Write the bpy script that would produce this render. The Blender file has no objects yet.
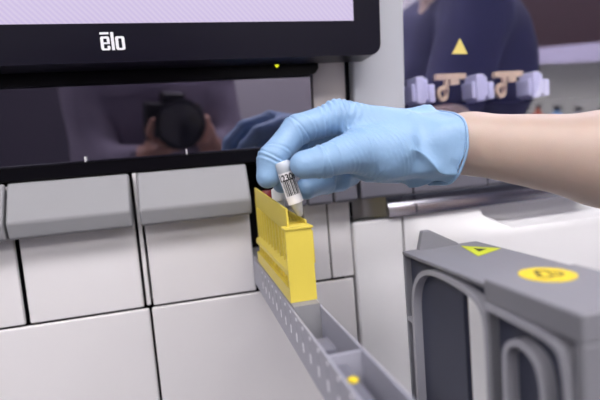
import bpy, bmesh, math, random
import numpy as np
from mathutils import Vector, Matrix
random.seed(4)
H = 1.15                      # height of the lens above the floor; shapes are written relative to the lens
COL = bpy.context.scene.collection
PI = math.pi

# ------------------------------------------------------------------ camera frame
FPX = 456.0
_x = np.array([1900., -200., FPX]); _y = np.array([187. - 300, 168. - 200, FPX])
_y /= np.linalg.norm(_y); _x -= _y * (_x @ _y); _x /= np.linalg.norm(_x)
_z = np.cross(_x, _y); _z /= np.linalg.norm(_z)
if _z[1] > 0: _z = -_z
def at(u, v, Y):
    r = np.array([u - 300., v - 200., FPX]); d = np.array([r @ _x, r @ _y, r @ _z])
    return d * Y / d[1]

# ------------------------------------------------------------------ materials
def lin(c):
    c = c / 255.0
    return c / 12.92 if c <= .04045 else ((c + .055) / 1.055) ** 2.4
def rgba(t): return (lin(t[0]), lin(t[1]), lin(t[2]), 1)
def mat(name, rgb, rough=.5, metal=0., mottle=.04, mscale=30., bump=0., bscale=400., sss=0., sssr=(1, .4, .2), emit=0., trans=0., spec=.5, alpha=1., coat=0.):
    m = bpy.data.materials.new(name); m.use_nodes = True
    nt = m.node_tree; N = nt.nodes; L = nt.links
    b = N['Principled BSDF']
    c = rgba(rgb)
    tc = N.new('ShaderNodeTexCoord')
    nz = N.new('ShaderNodeTexNoise'); nz.inputs['Scale'].default_value = mscale; nz.inputs['Detail'].default_value = 4
    L.new(tc.outputs['Object'], nz.inputs['Vector'])
    mx = N.new('ShaderNodeMix'); mx.data_type = 'RGBA'
    mx.inputs['A'].default_value = tuple(v * (1 - mottle) for v in c[:3]) + (1,)
    mx.inputs['B'].default_value = tuple(min(1, v * (1 + mottle)) for v in c[:3]) + (1,)
    L.new(nz.outputs['Fac'], mx.inputs['Factor']); L.new(mx.outputs['Result'], b.inputs['Base Color'])
    b.inputs['Roughness'].default_value = rough; b.inputs['Metallic'].default_value = metal
    b.inputs['Specular IOR Level'].default_value = spec
    if coat: b.inputs['Coat Weight'].default_value = coat; b.inputs['Coat Roughness'].default_value = .15
    if sss:
        b.inputs['Subsurface Weight'].default_value = sss
        b.inputs['Subsurface Radius'].default_value = sssr; b.inputs['Subsurface Scale'].default_value = .006
    if trans: b.inputs['Transmission Weight'].default_value = trans; b.inputs['IOR'].default_value = 1.3
    if emit:
        b.inputs['Emission Color'].default_value = c; b.inputs['Emission Strength'].default_value = emit
    if alpha < 1: b.inputs['Alpha'].default_value = alpha
    if bump:
        bz = N.new('ShaderNodeTexNoise'); bz.inputs['Scale'].default_value = bscale; bz.inputs['Detail'].default_value = 3
        L.new(tc.outputs['Object'], bz.inputs['Vector'])
        bp = N.new('ShaderNodeBump'); bp.inputs['Strength'].default_value = bump; bp.inputs['Distance'].default_value = .001
        L.new(bz.outputs['Fac'], bp.inputs['Height']); L.new(bp.outputs['Normal'], b.inputs['Normal'])
    return m
def glass_mat(name, tint, see, rough=.015, seecol=(255, 255, 255)):
    """coated dark glass: part mirror, part see-through, the rest black"""
    m = bpy.data.materials.new(name); m.use_nodes = True
    nt = m.node_tree; N = nt.nodes; L = nt.links
    for n in list(N): N.remove(n)
    out = N.new('ShaderNodeOutputMaterial')
    g = N.new('ShaderNodeBsdfGlossy'); g.inputs['Roughness'].default_value = rough; g.inputs['Color'].default_value = tint
    t = N.new('ShaderNodeBsdfTransparent'); t.inputs['Color'].default_value = (see, see, see * 1.05, 1)
    d = N.new('ShaderNodeBsdfDiffuse'); d.inputs['Color'].default_value = (.004, .004, .006, 1)
    nz = N.new('ShaderNodeTexNoise'); nz.inputs['Scale'].default_value = 9
    tc = N.new('ShaderNodeTexCoord'); L.new(tc.outputs['Object'], nz.inputs['Vector'])
    mr = N.new('ShaderNodeMapRange'); mr.inputs['To Min'].default_value = rough * .8; mr.inputs['To Max'].default_value = rough * 1.4
    L.new(nz.outputs['Fac'], mr.inputs['Value']); L.new(mr.outputs['Result'], g.inputs['Roughness'])
    a = N.new('ShaderNodeAddShader'); L.new(g.outputs[0], a.inputs[0])
    if see > 0: L.new(t.outputs[0], a.inputs[1])
    else: L.new(d.outputs[0], a.inputs[1])
    L.new(a.outputs[0], out.inputs['Surface'])
    return m

M = {}
M['panel'] = mat('white_lacquered_panel', (217, 214, 216), .38, mottle=.012, bump=.03, bscale=900)
M['cover'] = mat('white_moulded_cover', (228, 227, 229), .35, mottle=.012)
M['grip'] = mat('light_grey_textured_plastic', (137, 137, 141), .55, mottle=.02, bump=.25, bscale=1500)
M['lane'] = mat('mid_grey_plastic', (102, 101, 112), .5, mottle=.03, bump=.15, bscale=1200)
M['post'] = mat('grey_painted_post', (186, 188, 195), .45, mottle=.015)
M['beige'] = mat('warm_white_panel', (208, 200, 198), .5, mottle=.02)
M['black'] = mat('black_plastic', (9, 8, 14), .3, mottle=.1, spec=.2)
M['gap'] = mat('dark_chassis', (12, 11, 17), .7, mottle=.1, spec=.15)
M['bezel'] = mat('black_monitor_bezel', (15, 13, 27), .3, mottle=.05, spec=.22)
M['chrome'] = mat('brushed_steel', (206, 206, 216), .26, metal=1., mottle=.03)
M['dullsteel'] = mat('dull_steel', (176, 174, 172), .45, metal=1., mottle=.03)
M['insert'] = mat('mid_grey_insert', (106, 106, 118), .5, mottle=.03)
M['tray'] = mat('grey_tray_plastic', (158, 158, 170), .45, mottle=.03, bump=.1, bscale=800)
M['mark'] = mat('white_marking', (236, 236, 240), .5, mottle=.01)
M['ink'] = mat('dark_ink', (18, 18, 22), .6, mottle=.05)
M['midink'] = mat('grey_ink', (146, 146, 156), .6, mottle=.05)
M['yellow'] = mat('yellow_rack_plastic', (218, 198, 80), .45, mottle=.03)
M['yellowlabel'] = mat('yellow_sticker', (226, 198, 28), .5, mottle=.05)
M['limelabel'] = mat('lime_sticker', (196, 205, 40), .5, mottle=.05)
M['paleyellow'] = mat('pale_yellow_sticker', (226, 208, 118), .5, mottle=.05)
M['device'] = mat('grey_moulded_plastic', (124, 124, 131), .5, mottle=.04, bump=.12, bscale=700)
M['devicerib'] = mat('pale_grey_rib', (160, 160, 168), .45, mottle=.03)
M['deviceshade'] = mat('shaded_recess_grey', (58, 61, 78), .55, mottle=.05)  # darker carrier grey: the shade of the recesses put into the colour
M['tubeplastic'] = mat('clear_tube_plastic', (226, 228, 232), .25, mottle=.02, trans=.35, sss=.0)
M['tubecap'] = mat('translucent_cap', (186, 192, 200), .4, mottle=.05)
M['label'] = mat('white_paper_label', (244, 242, 244), .6, mottle=.01)
M['redcap'] = mat('red_cap', (104, 20, 28), .4)
M['glove'] = mat('blue_nitrile', (134, 168, 203), .46, mottle=.05, mscale=60, bump=.4, bscale=240)
M['skin'] = mat('fair_skin', (182, 160, 147), .46, mottle=.06, mscale=45, bump=.12, bscale=1200, sss=.2)
M['skin2'] = mat('tan_skin', (196, 150, 128), .5, mottle=.05, mscale=45, sss=.2)
M['navy'] = mat('navy_scrub_cotton', (36, 38, 78), .85, mottle=.2, mscale=14, bump=.3, bscale=300)
M['coat'] = mat('grey_coat_cotton', (138, 130, 146), .85, mottle=.06, mscale=12, bump=.3, bscale=300)
M['darkcloth'] = mat('charcoal_trousers', (40, 40, 48), .9, mottle=.1)
M['hair'] = mat('dark_brown_hair', (34, 26, 24), .5, mottle=.3, mscale=120)
M['shoe'] = mat('white_shoe', (210, 210, 212), .6)
M['cabgrey'] = mat('grey_lilac_cabinet', (70, 66, 78), .6)
M['eye'] = mat('eye_white', (236, 234, 230), .2)
M['iris'] = mat('brown_iris', (52, 34, 24), .2)
M['lip'] = mat('lip', (176, 104, 100), .5)
M['cam'] = mat('black_camera_body', (18, 18, 20), .45, bump=.2, bscale=900)
M['lens'] = mat('lens_glass', (10, 10, 20), .05, coat=1)
M['wall'] = mat('white_wall_paint', (176, 174, 176), .8, mottle=.015, mscale=3)
M['greenwall'] = mat('grey_green_wall_paint', (196, 200, 184), .8, mottle=.02, mscale=3)
M['ceil'] = mat('ceiling_tile', (196, 196, 196), .9, mottle=.03, mscale=60)
M['floor'] = mat('grey_vinyl_floor', (104, 106, 110), .35, mottle=.08, mscale=40)
M['bench'] = mat('pale_bench_top', (206, 206, 208), .4)
M['redcab'] = mat('dark_red_cabinet', (38, 8, 14), .4, mottle=.05)
M['lilac'] = mat('lilac_grey_trim', (176, 172, 192), .5)
M['steel'] = mat('trolley_steel', (170, 172, 178), .3, metal=.9)
M['bluebottle'] = mat('blue_bottle', (120, 160, 200), .3)
M['clearbottle'] = mat('white_bottle', (222, 222, 222), .3)
M['orange'] = mat('orange_bottle', (196, 84, 40), .4)
M['clamp'] = mat('white_clamp_plastic', (226, 226, 238), .5)
M['beigebar'] = mat('beige_bar_plastic', (236, 208, 160), .5)
M['led'] = mat('yellow_led_glint', (226, 230, 40), .4, emit=1.2)
M['strip'] = mat('fill_light_strip', (240, 244, 255), .5, mottle=0., emit=22.)  # emitter of the added fill light
M['lamp'] = mat('lamp_diffuser', (255, 251, 253), .5, mottle=0., emit=14.)
M['frame'] = mat('white_lamp_frame', (220, 220, 220), .5)
M['glassL'] = glass_mat('dark_mirror_glass', (.29, .27, .34, 1), 0.)
M['glassR'] = glass_mat('smoked_glass', (.36, .345, .39, 1), .8)

def screen_mat():
    m = bpy.data.materials.new('lit_lavender_screen'); m.use_nodes = True
    nt = m.node_tree; N = nt.nodes; L = nt.links; b = N['Principled BSDF']
    tc = N.new('ShaderNodeTexCoord')
    w = N.new('ShaderNodeTexWave'); w.inputs['Scale'].default_value = 110; w.inputs['Distortion'].default_value = .6; w.bands_direction = 'DIAGONAL'
    L.new(tc.outputs['Object'], w.inputs['Vector'])
    nz = N.new('ShaderNodeTexNoise'); nz.inputs['Scale'].default_value = 3; L.new(tc.outputs['Object'], nz.inputs['Vector'])
    mx = N.new('ShaderNodeMix'); mx.data_type = 'RGBA'
    mx.inputs['A'].default_value = rgba((203, 188, 226)); mx.inputs['B'].default_value = rgba((213, 200, 230))
    L.new(w.outputs['Fac'], mx.inputs['Factor'])
    b.inputs['Base Color'].default_value = (.02, .02, .02, 1); b.inputs['Roughness'].default_value = .35
    L.new(mx.outputs['Result'], b.inputs['Emission Color']); b.inputs['Emission Strength'].default_value = SCREEN
    return m
SCREEN = 1.0
M['screen'] = screen_mat()

# ------------------------------------------------------------------ mesh helpers
ORIG = {}
class MB:
    def __init__(s): s.v = []; s.f = []
    def add(s, verts, faces):
        o = len(s.v); s.v += [tuple(map(float, p)) for p in verts]; s.f += [tuple(i + o for i in f) for f in faces]; return s
    def box(s, x0, x1, y0, y1, z0, z1, shear=0., zs=0.):
        p = [(x, y - shear * (z - zs), z) for x in (x0, x1) for y in (y0, y1) for z in (z0, z1)]
        return s.add(p, [(0, 1, 3, 2), (4, 6, 7, 5), (0, 4, 5, 1), (2, 3, 7, 6), (0, 2, 6, 4), (1, 5, 7, 3)])
    def prism_x(s, yz, x0, x1, x0b=None):
        n = len(yz)
        p = [(x0, a, b) for a, b in yz] + [(x1, a, b) for a, b in yz]
        f = [tuple(range(n))[::-1], tuple(range(n, 2 * n))] + [(i, (i + 1) % n, n + (i + 1) % n, n + i) for i in range(n)]
        return s.add(p, f)
    def prism(s, pts, d):
        """closed polygon of 3-D points, pushed along d"""
        n = len(pts); d = np.array(d, float)
        p = [tuple(q) for q in pts] + [tuple(np.array(q, float) + d) for q in pts]
        f = [tuple(range(n))[::-1], tuple(range(n, 2 * n))] + [(i, (i + 1) % n, n + (i + 1) % n, n + i) for i in range(n)]
        return s.add(p, f)
    def ribbon_x(s, path, w, x0, x1):
        """polyline in (y, z) with half width w, from x0 to x1"""
        P = [np.array(p, float) for p in path]; A = []; B = []
        for _ in range(2):                      # round the corners of the run
            Q_ = [P[0]]
            for a, b in zip(P[:-1], P[1:]): Q_ += [a * .75 + b * .25, a * .25 + b * .75]
            P = Q_ + [P[-1]]
        n = len(P)
        for i in range(n):
            t = np.zeros(2)
            if i: t += (P[i] - P[i-1]) / (np.linalg.norm(P[i] - P[i-1]) + 1e-9)
            if i < n - 1: t += (P[i+1] - P[i]) / (np.linalg.norm(P[i+1] - P[i]) + 1e-9)
            t /= np.linalg.norm(t) + 1e-9; q = np.array([-t[1], t[0]])
            A.append(P[i] + q * w); B.append(P[i] - q * w)
        v = []
        for i in range(n): v += [(x0, *A[i]), (x0, *B[i]), (x1, *A[i]), (x1, *B[i])]
        f = [(0, 1, 3, 2), (4*(n-1), 4*(n-1)+2, 4*(n-1)+3, 4*(n-1)+1)]
        for i in range(n - 1):
            a = 4 * i; b = a + 4
            f += [(a, b, b+1, a+1), (a+2, a+3, b+3, b+2), (a, a+2, b+2, b), (a+1, b+1, b+3, a+3)]
        return s.add(v, f)
    def lathe(s, o, ax, prof, n=28, closed=True):
        """prof: list of (t along ax, radius)"""
        o = np.array(o, float); ax = np.array(ax, float); ax /= np.linalg.norm(ax)
        u = np.cross(ax, (0, 0, 1) if abs(ax[2]) < .9 else (1, 0, 0)); u /= np.linalg.norm(u); w = np.cross(ax, u)
        v = []; f = []
        for t, r in prof:
            for k in range(n):
                a = 2 * PI * k / n; v.append(o + ax * t + (u * math.cos(a) + w * math.sin(a)) * r)
        for i in range(len(prof) - 1):
            for k in range(n):
                k2 = (k + 1) % n; f.append((i*n + k, i*n + k2, (i+1)*n + k2, (i+1)*n + k))
        if closed:
            f.append(tuple(range(n))[::-1]); f.append(tuple(range((len(prof)-1)*n, len(prof)*n)))
        return s.add(v, f)
    def ball(s, c, r, n=16, sc=(1, 1, 1)):
        v = []; f = []
        for i in range(n + 1):
            th = PI * i / n
            for k in range(2 * n):
                a = PI * k / n
                v.append((c[0] + r*sc[0]*math.sin(th)*math.cos(a), c[1] + r*sc[1]*math.sin(th)*math.sin(a), c[2] + r*sc[2]*math.cos(th)))
        for i in range(n):
            for k in range(2 * n):
                k2 = (k + 1) % (2 * n); f.append((i*2*n + k, (i+1)*2*n + k, (i+1)*2*n + k2, i*2*n + k2))
        return s.add(v, f)

def obj(name, mb, m, parent=None, bevel=0., smooth=None, origin=None, segs=2, **props):
    v = np.array(mb.v, float); v[:, 2] += H
    if origin is not None: o = np.array(origin, float) + (0, 0, H)
    elif parent is None: o = np.array([(v[:, 0].min() + v[:, 0].max()) / 2, (v[:, 1].min() + v[:, 1].max()) / 2, v[:, 2].min()])
    else: o = (v.min(0) + v.max(0)) / 2
    me = bpy.data.meshes.new(name); me.from_pydata((v - o).tolist(), [], mb.f)
    bm = bmesh.new(); bm.from_mesh(me)
    bmesh.ops.remove_doubles(bm, verts=bm.verts, dist=1e-6)
    bmesh.ops.recalc_face_normals(bm, faces=bm.faces)
    bm.to_mesh(me); bm.free()
    me.materials.append(m if not isinstance(m, str) else M[m])
    ob = bpy.data.objects.new(name, me); COL.objects.link(ob)
    ORIG[ob.name] = o
    if parent is not None:
        ob.parent = parent; ob.location = Vector(o - ORIG[parent.name])
    else: ob.location = Vector(o)
    if smooth is not None:
        me.polygons.foreach_set('use_smooth', [True] * len(me.polygons))
        if smooth < 180: me.set_sharp_from_angle(angle=math.radians(smooth))
    if bevel:
        b = ob.modifiers.new('edge_rounding', 'BEVEL'); b.width = bevel; b.segments = segs; b.limit_method = 'ANGLE'; b.angle_limit = math.radians(35)
        me.polygons.foreach_set('use_smooth', [True] * len(me.polygons)); me.set_sharp_from_angle(angle=math.radians(32))
        b.harden_normals = True
    for k, val in props.items(): ob[k] = val
    return ob
def thing(name, label, cat, loc, group=None):
    o = bpy.data.objects.new(name, None); COL.objects.link(o); o.empty_display_size = .05
    p = np.array(loc, float) + (0, 0, H); o.location = Vector(p); ORIG[o.name] = p
    o['label'] = label; o['category'] = cat
    if group: o['group'] = group
    return o
def tag(o, label, cat, group=None):
    o['label'] = label; o['category'] = cat
    if group: o['group'] = group
    return o
def text_shape(txt, size):
    cu = bpy.data.curves.new('lettering_tmp', 'FONT'); cu.body = txt; cu.size = size; cu.offset = size * .03; cu.align_x = 'CENTER'; cu.align_y = 'CENTER'
    ob = bpy.data.objects.new('lettering_tmp', cu); COL.objects.link(ob)
    bpy.context.view_layer.update()
    me = bpy.data.meshes.new_from_object(ob.evaluated_get(bpy.context.evaluated_depsgraph_get()))
    v = [tuple(p.co) for p in me.vertices]; f = [tuple(p.vertices) for p in me.polygons]
    bpy.data.objects.remove(ob); bpy.data.curves.remove(cu); bpy.data.meshes.remove(me)
    return v, f

# ------------------------------------------------------------------ implicit bodies: round cones blended and meshed
class Field:
    def __init__(s, lo, hi, h):
        s.lo = np.array(lo, float); s.h = h
        n = np.ceil((np.array(hi) - s.lo) / h).astype(int) + 1; s.n = n
        s.F = np.full(n, .08, np.float32)
        s.ax = [s.lo[i] + h * np.arange(n[i]) for i in range(3)]
    def _sub(s, lo, hi):
        a = np.clip(np.floor((np.array(lo) - s.lo) / s.h).astype(int), 0, s.n); b = np.clip(np.ceil((np.array(hi) - s.lo) / s.h).astype(int) + 1, 0, s.n)
        sl = tuple(slice(a[i], b[i]) for i in range(3))
        return sl, [s.ax[0][sl[0]][:, None, None], s.ax[1][sl[1]][None, :, None], s.ax[2][sl[2]][None, None, :]]
    def cone(s, a, b, ra, rb, k=.006, sub=False, sq=None):
        a = np.array(a, float); b = np.array(b, float); m = max(ra, rb) + max(k, .002) * 2 + 2 * s.h
        sl, (X, Y, Z) = s._sub(np.minimum(a, b) - m, np.maximum(a, b) + m)
        d = b - a; L2 = max(d @ d, 1e-12)
        t = np.clip(((X - a[0]) * d[0] + (Y - a[1]) * d[1] + (Z - a[2]) * d[2]) / L2, 0, 1)
        px = X - a[0] - t * d[0]; py = Y - a[1] - t * d[1]; pz = Z - a[2] - t * d[2]
        if sq is not None:                      # flatten along a direction: (unit vector, factor > 1 = thinner)
            n, q = np.array(sq[0], float), sq[1]; n /= np.linalg.norm(n)
            w = (px * n[0] + py * n[1] + pz * n[2]) * (q - 1); px = px + w * n[0]; py = py + w * n[1]; pz = pz + w * n[2]
        D = (np.sqrt(px * px + py * py + pz * pz) - (ra + (rb - ra) * t)).astype(np.float32)
        G = s.F[sl]
        if sub: s.F[sl] = np.maximum(G, -D)
        elif k > 0:
            hh = np.clip(.5 + .5 * (G - D) / k, 0, 1); s.F[sl] = G + (D - G) * hh - k * hh * (1 - hh)
        else: s.F[sl] = np.minimum(G, D)
        return s
    def cut(s, p, n):
        p = np.array(p, float); n = np.array(n, float); n /= np.linalg.norm(n)
        D = ((s.ax[0][:, None, None] - p[0]) * n[0] + (s.ax[1][None, :, None] - p[1]) * n[1] + (s.ax[2][None, None, :] - p[2]) * n[2])
        s.F = np.maximum(s.F, D.astype(np.float32)); return s
    def mesh(s):
        F = s.F; S = F < 0; nx, ny, nz = F.shape
        c = np.zeros((nx-1, ny-1, nz-1), np.int8)
        for i in (0, 1):
            for j in (0, 1):
                for k in (0, 1): c += S[i:nx-1+i, j:ny-1+j, k:nz-1+k]
        mask = (c > 0) & (c < 8); I = np.argwhere(mask); n = len(I)
        idx = np.full(mask.shape, -1, np.int64); idx[mask] = np.arange(n)
        acc = np.zeros((n, 3)); cnt = np.zeros(n)
        corners = [(i, j, k) for i in (0, 1) for j in (0, 1) for k in (0, 1)]
        for a in corners:
            for ax in range(3):
                if a[ax]: continue
                b = list(a); b[ax] = 1
                f0 = F[I[:, 0]+a[0], I[:, 1]+a[1], I[:, 2]+a[2]]; f1 = F[I[:, 0]+b[0], I[:, 1]+b[1], I[:, 2]+b[2]]
                x = (f0 < 0) != (f1 < 0)
                t = np.where(x, f0 / np.where(x, f0 - f1, 1), 0)
                p = I + np.array(a); p = p.astype(float); p[:, ax] += t
                acc[x] += p[x]; cnt[x] += 1
        V = s.lo + s.h * acc / cnt[:, None]
        Q = []
        for ax in range(3):
            o1, o2 = (ax + 1) % 3, (ax + 2) % 3
            sh = [slice(None)] * 3; sh[ax] = slice(0, -1); s0 = S[tuple(sh)]
            sh[ax] = slice(1, None); s1 = S[tuple(sh)]
            E = np.argwhere(s0 != s1)
            E = E[(E[:, o1] > 0) & (E[:, o2] > 0) & (E[:, o1] < F.shape[o1] - 1) & (E[:, o2] < F.shape[o2] - 1)]
            fl = s0[E[:, 0], E[:, 1], E[:, 2]]
            q = []
            for d1, d2 in ((-1, -1), (0, -1), (0, 0), (-1, 0)):
                e = E.copy(); e[:, o1] += d1; e[:, o2] += d2; q.append(idx[e[:, 0], e[:, 1], e[:, 2]])
            q = np.array(q).T; q[~fl] = q[~fl][:, ::-1]; Q.append(q)
        Q = np.concatenate(Q); Q = Q[(Q >= 0).all(1)]
        return V, Q
def normals(V, Q):
    n = np.cross(V[Q[:, 2]] - V[Q[:, 0]], V[Q[:, 3]] - V[Q[:, 1]]); N = np.zeros_like(V)
    for i in range(4): np.add.at(N, Q[:, i], n)
    return N / (np.linalg.norm(N, axis=1)[:, None] + 1e-12)
def relax(V, Q, it, f=.5):
    for _ in range(it):
        A = np.zeros_like(V); C = np.zeros(len(V))
        for i in range(4):
            for j in ((i + 1) % 4, (i + 3) % 4):
                np.add.at(A, Q[:, i], V[Q[:, j]]); np.add.at(C, Q[:, i], 1)
        V = V + f * (A / np.maximum(C, 1)[:, None] - V)
    return V
_rng = np.random.RandomState(7)
def wob(P, freq, n=7, seed=0, stretch=(1, 1, 1)):
    """smooth pseudo-noise in about [-1, 1]"""
    r = np.random.RandomState(seed); o = np.zeros(len(P)); P = P * np.array(stretch)
    for i in range(n):
        d = r.normal(size=3); d /= np.linalg.norm(d)
        o += np.sin(P @ d * freq * r.uniform(.6, 1.5) + r.uniform(0, 6.3) + 1.2 * np.sin(P @ r.normal(size=3) * freq * .4))
    return o / n * 1.6
def soft_obj(name, V, Q, m, parent=None, **k):
    mb = MB(); mb.v = [tuple(p) for p in V]; mb.f = [tuple(int(i) for i in q) for q in Q]
    return obj(name, mb, m, parent, smooth=180, **k)

# ================================================================== the room
RX0, RX1, RY0, RY1, RZ0, RZ1 = -2.6, 3.0, -2.6, 1.7, -H, 1.5
def room(name, box, m):
    o = obj(name, MB().box(*box), m); o['kind'] = 'structure'; return o
room('floor', (RX0 - .1, RX1 + .1, RY0 - .1, RY1 + .1, RZ0 - .1, RZ0), 'floor')
room('ceiling', (RX0 - .1, RX1 + .1, RY0 - .1, RY1 + .1, RZ1, RZ1 + .1), 'ceil')
room('wall_back', (RX0 - .1, RX1 + .1, RY1, RY1 + .1, RZ0, RZ1), 'wall')
room('wall_front', (RX0 - .1, RX1 + .1, RY0 - .1, RY0, RZ0, RZ1), 'wall')
room('wall_left', (RX0 - .1, RX0, RY0, RY1, RZ0, RZ1), 'wall')
room('wall_right', (RX1, RX1 + .1, RY0, RY1, RZ0, RZ1), 'greenwall')
LP = [(-1.5, -1.9), (.2, -1.9), (1.9, -1.9), (-1.5, -.55), (.2, -.55), (1.9, -.55)]
LWORD = ['above the tall grey cabinet', 'in the middle of the rear row', 'in the rear row close to the dark red wall cabinet', 'in the row nearer the analyser on the grey cabinet side', 'directly above the standing photographer', 'in the row nearer the analyser close to the green wall']
for i, (x, y) in enumerate(LP):
    t = thing('ceiling_light', 'white ceiling light panel ' + LWORD[i], 'ceiling light', (x, y, RZ1 - .03), 'ceiling light panels')
    f = MB()
    f.box(x - .62, x - .6, y - .32, y + .32, RZ1 - .03, RZ1).box(x + .6, x + .62, y - .32, y + .32, RZ1 - .03, RZ1)
    f.box(x - .6, x + .6, y - .32, y - .3, RZ1 - .03, RZ1).box(x - .6, x + .6, y + .3, y + .32, RZ1 - .03, RZ1)
    obj('frame', f, 'frame', t)
    obj('diffuser', MB().box(x - .6, x + .6, y - .3, y + .3, RZ1 - .02, RZ1 - .012), 'lamp', t)

# ================================================================== the analyser
TILT = .090
def yw(z): return .567 - TILT * z
AN = thing('laboratory_analyzer', 'large white laboratory analyser with drawers, grey grips and dark glass windows', 'analyser', (.2, .85, RZ0))
cab = MB().box(-1.0, .066, .612, 1.45, RZ0, -.002).box(.0945, 1.25, .612, 1.45, RZ0, -.002).box(.066, .0945, .640, 1.45, RZ0, -.002)
obj('cabinet_body', cab, 'gap', AN)
up = MB().box(-1.0, .2865, .60, 1.45, -.001, .62).box(.2865, 1.25, .86, 1.45, -.001, .62).box(.2865, 1.25, .5, .86, .47, .62).box(1.22, 1.25, .56, .86, -.001, .47).box(.2865, 1.22, .585, .86, -.001, .004)
obj('upper_housing', up, 'gap', AN)
# drawers with grip caps
def drawer(x0, x1):
    d = obj('drawer', MB().box(x0, x1, .56, .5655, -.1598, -.004), 'panel', AN, bevel=.0018)
    obj('drawer_box', MB().box(x0 + .0015, x1 - .0015, .5656, .61, -.157, -.005), 'gap', d, label='dark drawer box')
    g = MB().prism_x([(.5585, -.0015), (.5525, -.0008), (.5330, -.0425), (.5370, -.0600), (.5430, -.0612), (.5585, -.0560)], x0 - .0015, x1 + .0008)
    obj('grip', g, 'grip', d, bevel=.0028, segs=3)
drawer(-.335, -.1932); drawer(-.1884, -.0660); drawer(-.0552, .0686)
obj('divider_strip', MB().box(-.0626, -.0581, .561, .60, -.1585, -.001), 'panel', AN, bevel=.001)
# narrow lanes beside the tray
for x0, x1, c0, c1 in ((.1050, .1355, .1080, .1370), (.1378, .1682, .1392, .1705), (.1702, .1998, .1727, .2030)):
    d = obj('lane_front', MB().box(x0, x1, .56, .566, -.1590, -.004), 'panel', AN, bevel=.0015)
    g = MB().prism_x([(.5585, -.002), (.5400, -.002), (.5340, -.010), (.5340, -.0570), (.5400, -.0590), (.5585, -.0580)], c0, c1)
    obj('lane_cap', g, 'lane', d, bevel=.003, segs=3)
for c0, c1 in ((.2085, .2795), (.2812, .3900), (.3917, .60)):
    g = MB().prism_x([(.5585, -.002), (.5400, -.002), (.5360, -.008), (.5360, -.0560), (.5400, -.0580), (.5585, -.0580)], c0, c1)
    obj('lane_cap', g, 'lane', AN, bevel=.0025, segs=3)
# lower panels
obj('lower_panel', MB().box(-.62, -.0607, .56, .5665, -.80, -.1624), "panel", AN, bevel=.0022)
obj('lower_panel', MB().box(-.0578, .1985, .56, .5665, -.80, -.1624), "panel", AN, bevel=.0022)
obj('side_panel', MB().box(.2015, .2725, .5575, .61, -.80, -.0890), 'cover', AN, bevel=.004, segs=3)
obj('plinth', MB().box(-.62, 1.2, .60, .6115, RZ0, -.80), 'gap', AN)
# steel strip in two runs with a dark pocket
def steel(x0, x1): return obj('steel_strip', MB().prism_x([(.5520, -.0868), (.5520, -.0810), (.5530, -.0750), (.5550, -.0690), (.5580, -.0635), (.5620, -.0585), (.60, -.0585), (.60, -.0868)], x0, x1), 'chrome', AN, smooth=35)
p = MB()
for i in range(12):
    a0 = i / 12; a1 = (i + 1) / 12
    f0 = .560 + .016 * math.sin(a0 * PI); f1 = .560 + .016 * math.sin(a1 * PI)
    xa = .2035 + .048 * a0; xb = .2035 + .048 * a1
    p.add([(xa, f0, -.0868), (xb, f1, -.0868), (xb, f1, -.0585), (xa, f0, -.0585)], [(0, 1, 2, 3)])
    p.add([(xa, f0, -.0868), (xb, f1, -.0868), (xb, .60, -.0868), (xa, .60, -.0868)], [(0, 1, 2, 3)])
obj('steel_pocket', p, 'dullsteel', AN, smooth=30)
steel(.2518, .2905); steel(.2925, .60)
# moulded white cover with a scooped recess
def ss(a, b, x): t = np.clip((x - a) / (b - a), 0, 1); return t * t * (3 - 2 * t)
xs = np.unique(np.concatenate([np.linspace(.2745, .70, 150), np.linspace(.70, 1.2, 30)]))
zs = np.unique(np.concatenate([np.linspace(-.0885, -.22, 70), np.linspace(-.22, -.80, 20)]))
X, Z = np.meshgrid(xs, zs, indexing='ij')
bul = ss(.285, .40, X) * .055 * ss(.0, 1., (-.0885 - Z) / .16) + .012 * ss(-.0885, -.13, Z) * ss(.2745, .30, X)
Yc = .5575 - bul
edge = .418 - .010 * 0 + .0 * X
lowz = -.1205 + 0 * X
dd = np.minimum(X - (.392 + ss(-.095, -.124, Z) * .040), Z - lowz)
rec = ss(0., .006, dd)
Yc = Yc + rec * (.032 + .3 * (Z + .1205) * 0)
mb = MB(); nx, nz = X.shape
v = [(X[i, j], Yc[i, j], Z[i, j]) for i in range(nx) for j in range(nz)]
f = [(i*nz + j, i*nz + j + 1, (i+1)*nz + j + 1, (i+1)*nz + j) for i in range(nx - 1) for j in range(nz - 1)]
mb.add(v, f)
for seq in ([i * nz for i in range(nx)], [i * nz + nz - 1 for i in range(nx)], list(range(nz)), [(nx - 1) * nz + j for j in range(nz)]):
    vv = [v[i] for i in seq] + [(v[i][0], .612, v[i][2]) for i in seq]; n = len(seq)
    mb.add(vv, [(i, i + 1, n + i + 1, n + i) for i in range(n - 1)])
obj('moulded_cover', mb, 'cover', AN, smooth=40)
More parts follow.
